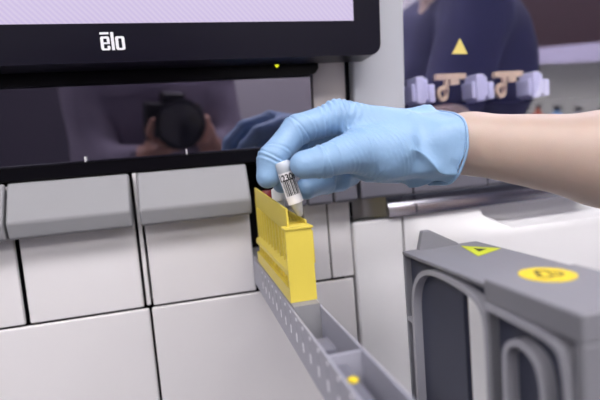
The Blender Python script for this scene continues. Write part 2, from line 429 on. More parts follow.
# left glass in its black frame
def slab(x0, x1, z0, z1, d0, d1): return MB().box(x0, x1, .567 + d0, .567 + d1, z0, z1, TILT, 0)
gl = obj('front_glass', slab(-.98, .1600, .0165, .1000, 0, .006), 'glassL', AN)
obj('window_frame', slab(-.98, .1640, .0005, .0160, -.005, .012), 'black', AN, bevel=.0015)
mb = MB()
pts = [(-.98, .1005), (.158, .1005), (.167, .1045), (.1705, .1095), (.1705, .17), (-.98, .17)]
mb.prism([(x, yw(z) - .004, z) for x, z in pts], (0, .012, 0)); obj('window_header', mb, 'black', AN, bevel=.0012)
obj('trim_line', slab(-.98, .160, .0160, .0170, -.0062, .001), 'bezel', AN)
obj('led_reflection', MB().ball((.1172, .5490, .1150), .0030, 8, (.8, .6, 1.3)), 'led', AN, smooth=180)  # glowing bead put in for the reflection of a monitor LED
for u, v in ((85, 153), (186, 146)):
    q = at(u, v, .562); obj('reflection_tick', MB().box(q[0] - .0008, q[0] + .0008, .5590, .566, .0160, .0222), 'mark', AN, bevel=.0004)  # white ticks modelled in place of small reflections on the glass
obj('inner_panel', slab(.1640, .2075, .0005, .45, .004, .03), 'beige', AN, bevel=.001)
obj('upright_post', slab(.2150, .2862, .0005, .60, -.006, .03), 'post', AN, bevel=.003, segs=3)
obj('post_reveal', slab(.2076, .2149, .0005, .45, .010, .03), 'black', AN)
obj('upper_fascia', slab(-.98, .2070, .30, .60, -.004, .03), 'post', AN)
# right glass with a warning sticker; clamps stand behind it
gr = obj('smoked_glass', slab(.2870, 1.215, .0045, .466, 0, .0008), 'glassR', AN)
def on_glass(u, v, d=.0002):
    q = at(u, v, .55)
    for _ in range(6): q = at(u, v, yw(q[2]) - d)
    return q
a, b, c = on_glass(460, 38.5), on_glass(452, 54), on_glass(467.5, 54)
obj('warning_triangle', MB().prism([a, b, c], (0, -.0004, 0)), 'paleyellow', gr, label='pale yellow triangular warning sticker')
rail = obj('clamp_rail', MB().box(.30, 1.15, .635, .650, .062, .070).box(1.14, 1.15, .635, .650, .0042, .062), 'gap', AN)
obj('clamp_fill_light', MB().box(.30, 1.20, .60, .63, .456, .469), 'strip', AN, label='added white fill light strip behind the window')  # added fill light that brightens the clamps behind the glass
for i in range(3):
    x = .3235 + i * .0985
    z = .1030
    g = MB().box(x, x + .006, .606, .634, z - .036, z - .010).box(x + .006, x + .020, .603, .634, z - .040, z).box(x + .020, x + .026, .605, .634, z - .034, z - .003).box(x + .026, x + .036, .603, .634, z - .038, z - .012)
    k = obj('tube_clamp', g, 'clamp', rail, bevel=.002)
    if i == 2: continue
    g = MB().box(x + .0390, x + .0880, .604, .612, z - .0060, z + .002).box(x + .062, x + .076, .604, .612, z - .014, z - .0060)
    ring = [(math.cos(t * PI / 10) * .0085, math.sin(t * PI / 10) * .0115) for t in range(20)]
    inn = [(q[0] * .5, q[1] * .5) for q in ring]; cx, cz = x + .0500, z - .0260
    vv = [(cx + q[0], .605, cz + q[1]) for q in ring] + [(cx + q[0], .605, cz + q[1]) for q in inn] + [(cx + q[0], .611, cz + q[1]) for q in ring] + [(cx + q[0], .611, cz + q[1]) for q in inn]
    ff = []
    for t in range(20):
        s2 = (t + 1) % 20
        ff += [(t, s2, 20 + s2, 20 + t), (40 + t, 60 + t, 60 + s2, 40 + s2), (t, 40 + t, 40 + s2, s2), (20 + t, 20 + s2, 60 + s2, 60 + t)]
    g.add(vv, ff); g.box(cx + .004, cx + .009, .605, .611, cz, cz + .021)
    obj('hook_bar', g, 'beigebar', k)

# ================================================================== the monitor
MON = thing('touch_monitor', 'black touch monitor with glowing lavender screen mounted on the analyser', 'monitor', (-.03, .53, .1115))
def rrect(x0, x1, z0, z1, r, n=6):
    P = []
    for cx, cz, a in ((x1 - r, z1 - r, 0), (x0 + r, z1 - r, 90), (x0 + r, z0 + r, 180), (x1 - r, z0 + r, 270)):
        for k in range(n + 1):
            t = math.radians(a + 90 * k / n); P.append((cx + r * math.cos(t), cz + r * math.sin(t)))
    return P
def ym(z): return .500 - TILT * (z - .1115)
MX0, MX1, MZ0, MZ1 = -.292, .2305, .1118, .440
SX0, SX1, SZ0, SZ1 = -.262, .1990, .1492, .4060
outer = rrect(MX0, MX1, MZ0, MZ1, .0125); n = len(outer)
mb = MB(); inner = rrect(SX0, SX1, SZ0, SZ1, .0006)
vf = [(x, ym(z), z) for x, z in outer] + [(x, ym(z), z) for x, z in inner] + [(x, ym(z) + .0016, z) for x, z in inner] + [(x, ym(z) + .036, z) for x, z in outer]
ff = []
for i in range(n):
    j = (i + 1) % n
    ff += [(i, j, n + j, n + i), (n + i, n + j, 2*n + j, 2*n + i), (i, 3*n + i, 3*n + j, j)]
ff.append(tuple(range(3 * n, 4 * n)))
mb.add(vf, ff)
obj('bezel', mb, 'bezel', MON, smooth=30)
obj('screen', MB().add([(x, ym(z) + .0014, z) for x, z in ((SX0, SZ0), (SX1, SZ0), (SX1, SZ1), (SX0, SZ1))] + [(x, ym(z) + .0040, z) for x, z in ((SX0, SZ0), (SX1, SZ0), (SX1, SZ1), (SX0, SZ1))],
    [(0, 1, 2, 3), (7, 6, 5, 4), (0, 4, 5, 1), (1, 5, 6, 2), (2, 6, 7, 3), (3, 7, 4, 0)]), 'screen', MON)
# lettering: a macron over e, then l and o, in heavy narrow strokes
def loop(x0, x1, z0, z1, t, r): return rrect(x0, x1, z0, z1, r, 4), rrect(x0 + t, x1 - t, z0 + t * .8, z1 - t * .8, max(r - t * .8, .0003), 4)
lm = MB()
def flat(poly): lm.prism([(x, ym(z) - .0004, z) for x, z in poly], (0, .0005, 0))
def ringpoly(o, i_):
    for k in range(len(o)):
        k2 = (k + 1) % len(o); flat([o[k], o[k2], i_[k2], i_[k]])
ex, ez = -.0705, .1236
def R(x0, x1, z0, z1): flat([(ex + x0, ez + z0), (ex + x1, ez + z0), (ex + x1, ez + z1), (ex + x0, ez + z1)])
R(0, .0084, .0152, .0172)                                   # macron
R(0, .0028, .0012, .0118); R(.0028, .0060, 0, .0018); R(.0028, .0060, .0112, .0132); R(.0060, .0086, .0060, .0118); R(.0028, .0060, .0060, .0076); R(.0060, .0086, .0012, .0042)
flat([(ex, ez + .0012), (ex + .0012, ez), (ex + .0028, ez), (ex + .0028, ez + .0012)]); flat([(ex, ez + .0118), (ex + .0028, ez + .0118), (ex + .0028, ez + .0132), (ex + .0012, ez + .0132)])
flat([(ex + .0060, ez), (ex + .0076, ez), (ex + .0086, ez + .0012), (ex + .0060, ez + .0012)]); flat([(ex + .0060, ez + .0118), (ex + .0086, ez + .0118), (ex + .0076, ez + .0132), (ex + .0060, ez + .0132)])
R(.0100, .0128, 0, .0172)                                   # l
o1 = rrect(ex + .0140, ex + .0228, ez, ez + .0132, .0020, 4); o2 = rrect(ex + .0168, ex + .0200, ez + .0019, ez + .0113, .0008, 4); ringpoly(o1, o2)
obj('lettering', lm, 'mark', MON, label='pale maker lettering on the bezel')
obj('mount_bracket', MB().box(-.08, .02, .505, .5335, .31, .41), 'black', MON, bevel=.002)

# ================================================================== pull-out sample tray
TX0, TX1 = .0682, .0927
TR = thing('sample_tray', 'long narrow light grey tray pulled out under the yellow rack', 'tray', ((TX0 + TX1) / 2, .4, -.1505))
t = MB()
t.box(TX0, TX0 + .0016, .178, .635, -.1505, -.1175).box(TX1 - .0016, TX1, .178, .635, -.1505, -.1175)
t.box(TX0 + .0016, TX1 - .0016, .178, .635, -.1505, -.1485).box(TX0 + .0016, TX1 - .0016, .178, .1805, -.1485, -.1175)
obj('trough', t, 'tray', TR)
obj('raised_floor', MB().box(TX0 + .0017, TX1 - .0017, .3405, .612, -.1484, -.1150), 'grip', TR, label='pale raised tray floor')
obj('divider', MB().box(TX0 + .0017, TX1 - .0017, .2520, .2545, -.1484, -.1185), 'tray', TR)
obj('stop_block', MB().box(TX0 + .0017, .0785, .2625, .2820, -.1484, -.1185), 'insert', TR, bevel=.0008)
mk = MB(); ik = MB()
Ys = [.3310 - .0200 * i for i in range(8)] + [.351, .371, .391, .411, .431, .451, .471, .491]
for y in Ys:
    mk.box(TX0 - .0003, TX0 + .0002, y - .0013, y + .0013, -.1390, -.1325)
    mk.box(TX0 - .0004, TX0 + .0002, y - .0040, y - .0018, -.1215, -.1195)
    for k in range(5): ik.box(TX0 - .0003, TX0 + .0002, y - .0036, y + .0014, -.1300 + .0019 * k, -.1293 + .0019 * k)
obj('slot_marking', mk, 'mark', TR, label='white slot marks on the tray side')
obj('code_marking', ik, 'midink', TR, label='grey code lines on the tray side')
AD = thing('tube_adapter', 'grey bar with yellow dot lying inside the pull-out tray', 'adapter', (.0745, .23, -.1484))
obj('bar', MB().box(TX0 + .0020, .0798, .1830, .2500, -.1484, -.1235), 'insert', AD, bevel=.001)
obj('button', MB().lathe((.0762, .2285, -.1236), (0, 0, 1), [(0, .0030), (.0012, .0030), (.0016, .0024)], 20), 'yellowlabel', AD, smooth=40, label='yellow dot')

# ================================================================== yellow tube rack
RK = thing('tube_rack', 'bright yellow plastic tube rack standing on the pulled-out tray', 'rack', (.081, .44, -.1150))
X0, X1 = .0698, .0920; Y0, Y1 = .3510, .5290; ZB, ZT = -.1150, -.0560
b = MB()
b.box(X0, X1, Y0, Y0 + .0035, ZB, ZT)                         # near end wall
b.box(X0 + .0034, X1, Y1 - .003, Y1, ZB, ZT + .015)                    # far end wall
b.box(X0, X1, Y0 + .0035, Y1 - .003, ZB, ZB + .0022)          # base
b.box(X1 - .0016, X1, Y0 + .0035, Y1 - .003, ZB + .0022, ZT)  # right wall
b.box(X0 - .0006, X1 + .0010, Y0 - .0010, Y0 + .0130, ZT, ZT + .0020)       # top lip
b.prism_x([(Y0 + .0060, ZT + .001), (Y0 + .0200, ZT - .003), (Y1 - .003, -.0510), (Y1 - .003, -.0290), (Y0 + .0060, -.0392)], X0 + .0034, X0 + .0052)     # tall band
b.prism_x([(Y0 + .014, ZT), (Y1 - .003, ZT), (Y1 - .003, -.0460), (Y0 + .014, -.0510)], X1 - .0018, X1)
NP = 10; pit = (Y1 - Y0 - .021) / NP
for i in range(NP + 1):
    y = Y0 + .0155 + i * pit
    b.box(X0 + .0052, X1 - .0018, y - .0012, y + .0012, ZT - .004, ZT + .0025)      # bridges between the wells
    b.box(X0 + .0034, X1 - .0016, y - .0016, y + .0016, ZB + .0022, ZT + .002)      # ribs
b.box(X1 - .0052, X1 - .0018, Y0 + .0035, Y1 - .003, ZT - .002, ZT)
b.box(X0 + .0052, X0 + .0072, Y0 + .0130, Y1 - .003, ZT - .002, ZT)
b.prism([(X0, Y0 + .0030, -.0890), (X0 + .0050, Y0 + .0030, -.0850), (X0 + .0062, Y0 + .0030, -.0850), (X0 + .0062, Y0 + .0030, -.0960), (X0, Y0 + .0030, -.0935)], (0, Y1 - Y0 - .0060, 0))
b.box(X0 + .0062, X0 + .0074, Y0 + .0035, Y1 - .003, ZB + .0022, -.0880)           # recessed web
b.box(X0, X0 + .0062, Y0 + .0030, Y1 - .003, ZB, -.1035)                           # foot band
b.box(X1, X1 + .0010, Y0 + .0004, Y0 + .0090, -.0850, ZT - .002)                   # side flange
obj('frame', b, 'yellow', RK, bevel=.0004, segs=1)
def tube(name, label, base, axis, body_m, cap_m, group=None, r=.0058, L=.052, capr=.0066):
    t = thing(name, label, 'sample tube', base, group); 
    pr = [(0, .0016), (.002, .0024), (.011, r * .9), (.014, r), (L - .012, r)]
    obj('vial', MB().lathe(base, axis, pr, 24), body_m, t, smooth=40)
    q = np.array(base) + np.array(axis) / np.linalg.norm(axis) * (L - .0118)
    obj('cap', MB().lathe(q, axis, [(0, r + .0002), (.0004, capr), (.0105, capr), (.0118, capr - .001)], 24), cap_m, t, smooth=40)
    return t
yp = [Y0 + .0155 + (i + .5) * pit for i in range(NP)]
tube('sample_tube', 'white-capped sample tube standing in the yellow rack behind the fingers', (.0809, yp[3], -.0900), (0, 0, 1), 'tubeplastic', 'clearbottle', 'tubes in the yellow rack', L=.0640)
tube('sample_tube', 'red-capped sample tube at the far end of the yellow rack', (.0809, yp[7], -.0950), (0, 0, 1), 'tubeplastic', 'redcap', 'tubes in the yellow rack', L=.0640)

# ================================================================== tube held in the hand
c0 = at(281.6, 161.5, .3745); c1 = at(300.5, 215.5, .3745)
axd = (c0 - c1); TL = np.linalg.norm(axd); axd = axd / TL
TU = thing('sample_tube', 'small clear tube with barcode label pinched between the gloved fingers', 'sample tube', tuple(c1))
rr = .0064
obj('vial', MB().lathe(c1, axd, [(0, .0020), (.0010, .0028), (.0120, .0056), (.0132, rr - .0003), (TL - .0090, rr - .0003)], 32), 'tubeplastic', TU, smooth=40)
obj('cap', MB().lathe(c1 + axd * (TL - .0092), axd, [(0, rr), (.0004, rr + .0002), (.0075, rr + .0001), (.0090, rr - .0012)], 32), 'tubecap', TU, smooth=40)
# label wraps the barrel
tow = -c1 / np.linalg.norm(c1); e1 = tow - axd * (tow @ axd); e1 /= np.linalg.norm(e1); e2 = np.cross(axd, e1)
def on_tube(arc, h, d=0): a = arc / rr; return c1 + axd * h + (e1 * math.cos(a) + e2 * math.sin(a)) * (rr + d)
lb0, lb1 = .0118, TL - .0092
mb = MB(); n = 40
for k in range(n):
    a0 = (k / n - .5) * 2 * PI * rr * .98; a1 = ((k + 1) / n - .5) * 2 * PI * rr * .98
    mb.add([on_tube(a0, lb0, .0002), on_tube(a1, lb0, .0002), on_tube(a1, lb1, .0002), on_tube(a0, lb1, .0002)], [(0, 1, 2, 3)])
lab = obj('label', mb, 'label', TU, smooth=180, **{})
mb = MB(); x = -.0056; rnd = random.Random(3); bz0, bz1 = lb0 + .0075, lb0 + .0215
while x < .0056:
    w = rnd.choice([.00045, .0006, .0010]); g = rnd.choice([.0005, .0007])
    mb.add([on_tube(x, bz0, .0004), on_tube(x + w, bz0, .0004), on_tube(x + w, bz1, .0004), on_tube(x, bz1, .0004)], [(0, 1, 2, 3)]); x += w + g
tv, tf = text_shape('12306', .0078)
mb.add([on_tube(p[0] * .80, lb1 - .0046 + p[1], .0004) for p in tv], tf)
obj('printing', mb, 'ink', lab, label='black barcode and number')

# ================================================================== grey cartridge carrier close to the lens
DV = thing('cartridge_carrier', 'grey ribbed plastic carrier with yellow hazard stickers standing on trolley', 'carrier', (.193, .245, -.26))
def dvp(u, v, X):
    r = np.array([u - 300., v - 200., FPX]); d = np.array([r @ _x, r @ _y, r @ _z]); return d * X / d[0]
DX0, DX1 = .160, .224
f = MB()
f.box(DX0, DX1 + .004, .2270, .3320, -.0838, -.0805)                             # far top plate
f.box(DX0 + .0003, .1705, .3300, .3320, -.26, -.0838)                            # far post
f.prism([(.1720, .3265, -.0822), (.1765, .3265, -.0655), (.1830, .3265, -.0655), (.2080, .3265, -.0790), (.2080, .3265, -.0822)], (0, .0055, 0))
f.box(DX0 + .002, .1765, .2270, .3292, -.26, -.2450)
obj('far_frame', f, 'device', DV, bevel=.0015)
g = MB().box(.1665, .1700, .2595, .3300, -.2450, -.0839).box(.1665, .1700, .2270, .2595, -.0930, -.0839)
obj('back_panel', g, 'deviceshade', DV, label='inner panel darkened to show recess shade')
path = [(.3200, -.2450), (.3190, -.1300), (.3175, -.1130), (.3120, -.1010), (.3030, -.0925), (.2900, -.0880), (.2700, -.0876), (.2521, -.0892), (.2390, -.0920), (.2320, -.0965), (.2285, -.1040), (.2275, -.1172), (.2275, -.2450)]
rb = MB().ribbon_x(path, .0018, DX0 - .0004, .1668).box(DX0 - .0002, .1668, .3205, .3300, -.1365, -.1340)
obj('arch_rib', rb, 'devicerib', DV, smooth=40)
f = MB()
f.box(DX0 - .0015, DX1 - .002, .1580, .2262, -.0915, -.0772)                     # near top
f.box(DX0 - .0013, DX1 - .002, .1580, .1635, -.26, -.0915)                       # near end
f.box(DX0 - .0013, .1720, .2235, .2262, -.26, -.0915)
obj('near_block', f, 'device', DV, bevel=.0035, segs=4)
obj('pocket_wall', MB().box(.1660, DX1 - .002, .1635, .2262, -.26, -.0915), 'deviceshade', DV, label='pocket wall darkened to show recess shade')
rb = MB().ribbon_x([(.2240, -.0930), (.1961, -.0936), (.1790, -.0946), (.1714, -.0972), (.1685, -.1020), (.1662, -.1196), (.1640, -.26)], .0019, DX0 - .0026, .1665)
rb.ribbon_x([(.2108, -.26), (.2108, -.1200), (.2095, -.1135), (.2062, -.1090), (.2014, -.1060), (.1940, -.1065), (.1872, -.1100), (.1842, -.1161), (.1821, -.1280), (.1810, -.26)], .0018, DX0 - .0018, .1665)
obj('pocket_rib', rb, 'devicerib', DV, smooth=40)
ZT2 = -.0772
mb = MB().lathe((.1920, .2145, ZT2), (0, 0, 1), [(-.0002, .0150), (.0004, .0150)], 36)
st = obj('round_sticker', mb, 'yellowlabel', DV, label='round yellow biohazard sticker')
mk = MB()
for k in range(3):
    a = math.radians(90 + 120 * k); cx, cy = .1920 + .0040 * math.cos(a), .2145 + .0040 * math.sin(a)
    for j in range(16):
        b0 = a + PI + math.radians(40 + 280 * j / 16); b1 = a + PI + math.radians(40 + 280 * (j + 1) / 16)
        mk.prism([(cx + .0044 * math.cos(b0), cy + .0044 * math.sin(b0), ZT2 + .00045), (cx + .0044 * math.cos(b1), cy + .0044 * math.sin(b1), ZT2 + .00045),
                  (cx + .0029 * math.cos(b1), cy + .0029 * math.sin(b1), ZT2 + .00045), (cx + .0029 * math.cos(b0), cy + .0029 * math.sin(b0), ZT2 + .00045)], (0, 0, .0002))
obj('hazard_mark', mk, 'ink', st)
q = .5
tz = -.0805
tri = [(.1960, .2840), (.2240, .2960), (.2060, .3200)]
mb = MB().prism([(x, y, tz + .0001) for x, y in tri], (0, 0, .0004))
st = obj('triangle_sticker', mb, 'limelabel', DV, label='lime yellow triangular warning sticker')
cx = sum(p[0] for p in tri) / 3; cy = sum(p[1] for p in tri) / 3
mk = MB().prism([(cx + (x - cx) * .3, cy + (y - cy) * .3, tz + .00055) for x, y in tri], (0, 0, .0002))
obj('hazard_mark', mk, 'ink', st)
# trolley under the carrier (its top is below the frame)
TO = thing('lab_trolley', 'steel trolley standing under the grey cartridge carrier', 'trolley', (.26, .21, RZ0))
obj('top_shelf', MB().box(.12, .42, .08, .345, -.275, -.26), 'steel', TO, bevel=.003)
for x in (.13, .41):
    for y in (.09, .335):
        l = obj('leg', MB().box(x - .009, x + .009, y - .009, y + .009, RZ0 + .05, -.275), 'steel', TO)
        obj('caster', MB().lathe((x - .008, y, RZ0 + .025), (1, 0, 0), [(0, .025), (.016, .025)], 20), 'black', l, smooth=40)
obj('lower_shelf', MB().box(.139, .401, .099, .326, -.95, -.94), 'steel', TO)

# ================================================================== the worker: gloved hand, bare forearm, navy scrubs
W0 = np.array([.262, .388, .0010]); EL = np.array([.503, .303, -.047])
FA = (EL - W0) / np.linalg.norm(EL - W0)
SR = np.array([.625, .215, .215]); SL = np.array([.700, -.140, .215])
def fingers():
    """hand skeleton: list of (points, radii)"""
    A = lambda u, v, Y: at(u, v, Y)
    return {
        'index': ([A(425, 138, .398), A(336, 117, .398), A(297, 130, .392), A(272, 159, .386), A(268.5, 176, .3845)], [.024, .0150, .0130, .0118, .0104]),
        'middle': ([A(425, 142, .410), A(346, 126, .421), A(304, 136, .430), A(288, 160, .419), A(281.5, 183, .3985)], [.025, .0145, .0115, .0105, .0090]),
        'ring': ([A(425, 148, .415), A(355, 144, .440), A(336, 166, .452), A(325, 180.5, .428), A(306.5, 188.5, .405)], [.024, .0140, .0118, .0116, .0104]),
        'pinky': ([A(425, 156, .412), A(362, 160, .450), A(350, 174, .462), A(340, 180, .446), A(326, 187, .430)], [.022, .0125, .0100, .0092, .0080]),
        'thumb': ([A(432, 150, .388), A(360, 150.5, .374), A(324, 161.5, .3590), A(304, 165.5, .3625)], [.023, .0190, .0130, .0116]),
    }
def add_hand(F, off=0., k=.004):
    H5 = fingers()
    order = ['pinky', 'ring', 'middle', 'index', 'thumb']
    for nme in order:
        P, r = H5[nme]
        for i in range(len(P) - 1):
            F.cone(P[i], P[i+1], r[i] + off, r[i+1] + off, .012 if i == 0 else k)
    F.cone(at(425, 160, .398), at(368, 166, .432), .020 + off, .016 + off, .012)
    F.cone(at(420, 140, .405), at(362, 140, .420), .026 + off, .018 + off, .012)
    F.cone(at(425, 152, .388), at(385, 157, .378), .023 + off, .020 + off, .014)
    F.cone(at(440, 147.5, .392), at(418, 148, .394), .0285 + off, .0275 + off, .012)

# glove
F = Field((.03, .325, -.075), (.30, .485, .075), .00105)
add_hand(F)
RIM = at(436.5, 146, .3885)
RN = np.array([.975, .06, -.20]); RN /= np.linalg.norm(RN)                # the cuff opening leans
F.cone(at(425, 147, .394), RIM + FA * .03, .0300, .0352, .008)
F.cone(at(430, 160, .390), RIM + FA * .010 + (-.004, 0, -.010), .020, .0275, .012)
F.cut(RIM + RN * .006, RN)
V, Q = F.mesh(); V = relax(V, Q, 2, .4)
# creases and wrinkles of the thin nitrile
def crease(V, N, p, ax, half, amp, reach):
    ax = ax / np.linalg.norm(ax); t = (V - p) @ ax; r = np.linalg.norm(V - p, axis=1)
    m = np.exp(-(np.maximum(r - reach, 0) / .004) ** 2)
    return -amp * np.exp(-(t / half) ** 2) * m + amp * .6 * np.exp(-((t - 2.2 * half) / half) ** 2) * m
N = normals(V, Q)
D = np.zeros(len(V)); HF = fingers()
for nme in ('index', 'middle', 'thumb', 'ring'):
    P, r = HF[nme]
    for i in range(2 if nme != 'thumb' else 1, len(P) - 1):
        a1 = P[i] - P[i-1]; a1 = a1 / np.linalg.norm(a1); a2 = P[i+1] - P[i]; a2 = a2 / np.linalg.norm(a2); ax = a1 + a2
        for o_, am in ((-.0065, .00030), (-.0022, .00055), (.0028, .00042)):
            D += crease(V, N, P[i] + ax / np.linalg.norm(ax) * o_, ax + .9 * np.array([.5 * math.sin(o_ * 700), math.cos(o_ * 500), math.sin(o_ * 900)]) * np.linalg.norm(ax) * .35, .0008, am * 1.2, r[i] + .003)
P, r = HF['index']
for o_ in (-.008, -.003, .003, .009, .014):
    ax = P[2] - P[1]; D += crease(V, N, P[1] + ax / np.linalg.norm(ax) * o_, ax + np.array([0, .01, .006]), .0011, .0006, .020)
tcoord = (V - RIM) @ RN
# fine ripples over the thenar, running across the thumb
cen = at(378, 150, .36); m = np.exp(-(np.linalg.norm((V - cen) * (1, .8, 1.1), axis=1) / .034) ** 4)
dirw = np.array([.93, .1, .36]); ph = (V @ dirw) * 2 * PI / .0042 + 2.2 * wob(V, 60, 5, 3) + 1.2 * wob(V, 160, 5, 5)
D += m * .0010 * (1 - 1.6 * np.abs(np.sin(ph / 2)) ** .7) * (.55 + .45 * wob(V, 120, 5, 9))
cen = at(345, 112, .40); m2 = np.exp(-(np.linalg.norm((V - cen), axis=1) / .020) ** 4)
D += m2 * .0005 * np.sin((V @ np.array([.9, .3, -.5])) * 2 * PI / .0058 + 2 * wob(V, 80, 5, 13))
# loose folds at the cuff
cm = ss(-.052, -.018, tcoord)
D += cm * (.0030 * wob(V, 120, 6, 21, (1, 1, .8)) + .0048 * ((1 - np.minimum(1, np.abs(wob(V, 80, 5, 22, (.8, 1, 1.2))))) ** 3 - .5)) * (1 - .6 * ss(-.004, .006, tcoord))
pal = ss(-.02, -.09, tcoord) * .0006 * wob(V, 150, 7, 31); D += pal
low = ss(.005, -.028, V[:, 2]) * ss(.10, .14, V[:, 0]); D += low * (.0016 * wob(V, 170, 6, 41, (.6, 1, 1)) + .0022 * (.35 - np.abs(wob(V, 110, 6, 44, (.6, 1, 1.4)))))
V = V + N * (D * 1.35)[:, None]
WK = thing('person', 'worker in navy scrubs and blue glove reaching in with bare forearm', 'person', (.70, .05, RZ0))
# body
F = Field((.28 - .10, -.36, RZ0), (.98, .50, .60), .0062)
def limb(F, P, r, k=.03):
    for i in range(len(P) - 1): F.cone(P[i], P[i+1], r[i], r[i+1], k)
PEL = np.array([.735, .02, -.255]); CH = np.array([.715, .03, .08]); NK = np.array([.665, .035, .27]); HD = np.array([.615, .045, .405])
fw = np.array([-.96, .12, 0.]); fw /= np.linalg.norm(fw); sd = np.array([-fw[1], fw[0], 0])       # facing, and towards the left shoulder
def torso(F, o=0.):
    F.cone(PEL + sd * .07, PEL - sd * .07, .125 + o, .125 + o, .05); F.cone(PEL, CH, .13 + o, .135 + o, .06)
    F.cone(CH + sd * .08, CH - sd * .08, .118 + o, .118 + o, .05); F.cone(CH + (0, 0, .09) + sd * .09, CH + (0, 0, .09) - sd * .09, .09 + o, .09 + o, .05)
    F.cone(SR + (0.02, -.03, 0), SL + (-.01, .03, 0), .062 + o, .062 + o, .05)
LE = np.array([.735, -.225, -.055]); LW = np.array([.585, -.180, -.185])
def arms(F, o=0., right=True, left=True, part=1.):
    if right: F.cone(SR, EL if part == 1 else SR + (EL - SR) * part, .058 + o, (.041 if part == 1 else .052) + o, .03)
    if left: F.cone(SL, LE if part == 1 else SL + (LE - SL) * part, .058 + o, (.041 if part == 1 else .052) + o, .03)
def legs(F, o=0., lo=True):
    for s_ in (1, -1):
        hp = PEL + sd * .085 * s_ + (0, 0, -.05); kn = hp + fw * .03 + (0, 0, -.40); an = np.array([kn[0] + .02, kn[1], RZ0 + .09])
        F.cone(hp, kn, .088 + o, .058 + o, .04); F.cone(kn, an, .058 + o, (.040 if lo else .06) + o, .03)
        if lo: F.cone(an + (0, 0, -.045), an + fw * .14 + (0, 0, -.052), .040 + o, .030 + o, .03)
torso(F); arms(F); legs(F)
F.cone(W0, (W0 + EL) / 2 + (0, 0, -.002), .0285, .0425, .012); F.cone((W0 + EL) / 2 + (0, 0, -.002), EL, .0415, .0420, .02)
limb(F, [LE, LE + (LW - LE) * .45, LW], [.041, .043, .028])
F.cone(at(425, 146, .394), W0, .022, .029, .01); F.cone(at(380, 142, .405), at(425, 146, .394), .012, .022, .01)
for P, r in HF.values(): limb(F, P[:3], [q * .55 for q in r[:3]], .004)
ldir = (LW - LE) / np.linalg.norm(LW - LE); lside = np.cross(ldir, (0, 0, 1)); lside /= np.linalg.norm(lside)
limb(F, [LW, LW + ldir * .08], [.028, .032], .02)
for j in range(4):
    q = LW + ldir * .085 + lside * (.027 - .018 * j); ln = (.066, .075, .070, .055)[j]
    limb(F, [q, q + ldir * ln * .55, q + ldir * ln * .9 + (0, 0, -ln * .35)], [.0105, .0098, .0085], .004)
q = LW + ldir * .03 + lside * .03; limb(F, [q, q + ldir * .03 + lside * .03, q + ldir * .06 + lside * .035], [.013, .0115, .0095], .006)
# head
F.cone(CH + (0, 0, .10), NK + (0, 0, .03), .065, .052, .04); F.cone(NK, HD, .052, .06, .03)
F.cone(HD + (0, 0, .03) - fw * .02, HD + (0, 0, .03) + fw * .02, .083, .080, .02); F.cone(HD + fw * .045 + (0, 0, -.045), HD + fw * .065 + (0, 0, -.068), .045, .030, .04)
F.cone(HD + fw * .098 + (0, 0, .012), HD + fw * .112 + (0, 0, -.018), .009, .013, .012)
for s_ in (1, -1): F.cone(HD + sd * .082 * s_ + (0, 0, .012), HD + sd * .084 * s_ + (0, 0, -.018), .016, .010, .006)
Vb, Qb = F.mesh(); Vb = relax(Vb, Qb, 3, .4)
body = soft_obj('body', Vb, Qb, 'skin', WK)
gv = soft_obj('glove', V, Q, 'glove', WK, label='pale blue nitrile glove')
# rolled bead of the cuff, following the folded edge
u_ = np.cross(RN, (0, 0, 1)); u_ /= np.linalg.norm(u_); w_ = np.cross(RN, u_)
edge_m = np.abs(tcoord - .006) < .0016
ang = np.arctan2((V - RIM) @ w_, (V - RIM) @ u_); rad = np.hypot((V - RIM) @ w_, (V - RIM) @ u_)
n = 90; RRim = []
for k in range(n):
    a = -PI + 2 * PI * k / n
    s_ = edge_m & (np.abs(np.angle(np.exp(1j * (ang - a)))) < .10)
    RRim.append(np.percentile(rad[s_], 97) if s_.any() else .036)
RRim = np.array(RRim); RRim = (np.roll(RRim, 1) + RRim + np.roll(RRim, -1)) / 3
mb = MB(); nb = 10
vv = []
for k in range(n):
    a = -PI + 2 * PI * k / n; d = u_ * math.cos(a) + w_ * math.sin(a); c = RIM + RN * (.0058 + .0008 * math.sin(3 * a)) + d * RRim[k]
    for j in range(nb):
        b_ = 2 * PI * j / nb; vv.append(c + d * .0011 * math.cos(b_) + RN * .0013 * math.sin(b_))
mb.add(vv, [(k * nb + j, ((k + 1) % n) * nb + j, ((k + 1) % n) * nb + (j + 1) % nb, k * nb + (j + 1) % nb) for k in range(n) for j in range(nb)])
obj('cuff_bead', mb, 'glove', gv, smooth=180)
# clothes
F = Field((.44, -.36, -.45), (.98, .42, .36), .0065)
torso(F, .012); arms(F, .013, part=.62); F.cone(PEL + sd * .07 + (0, 0, -.05), PEL - sd * .07 + (0, 0, -.05), .145, .145, .05)
F.cut((0, 0, -.36), (0, 0, -1)); F.cone(NK + fw * .02 + (0, 0, .02), NK + fw * .06 + (0, 0, .04), .068, .07, 0, sub=True)
F.cut(SR + (EL - SR) * .60, (EL - SR)) if False else None
Vc, Qc = F.mesh(); Vc = relax(Vc, Qc, 2, .4); Nc = normals(Vc, Qc); Vc = Vc + Nc * (.004 * wob(Vc, 26, 6, 51) + .002 * wob(Vc, 60, 6, 52))[:, None]
soft_obj('shirt', Vc, Qc, 'navy', WK, label='navy short-sleeved scrub top')
F = Field((.50, -.30, RZ0), (.98, .36, -.18), .0075)
legs(F, .012, False); F.cone(PEL + sd * .07, PEL - sd * .07, .136, .136, .05); F.cut((0, 0, RZ0 + .07), (0, 0, -1))
Vc, Qc = F.mesh(); Vc = relax(Vc, Qc, 2, .4); soft_obj('trousers', Vc, Qc, 'navy', WK, label='navy scrub trousers')
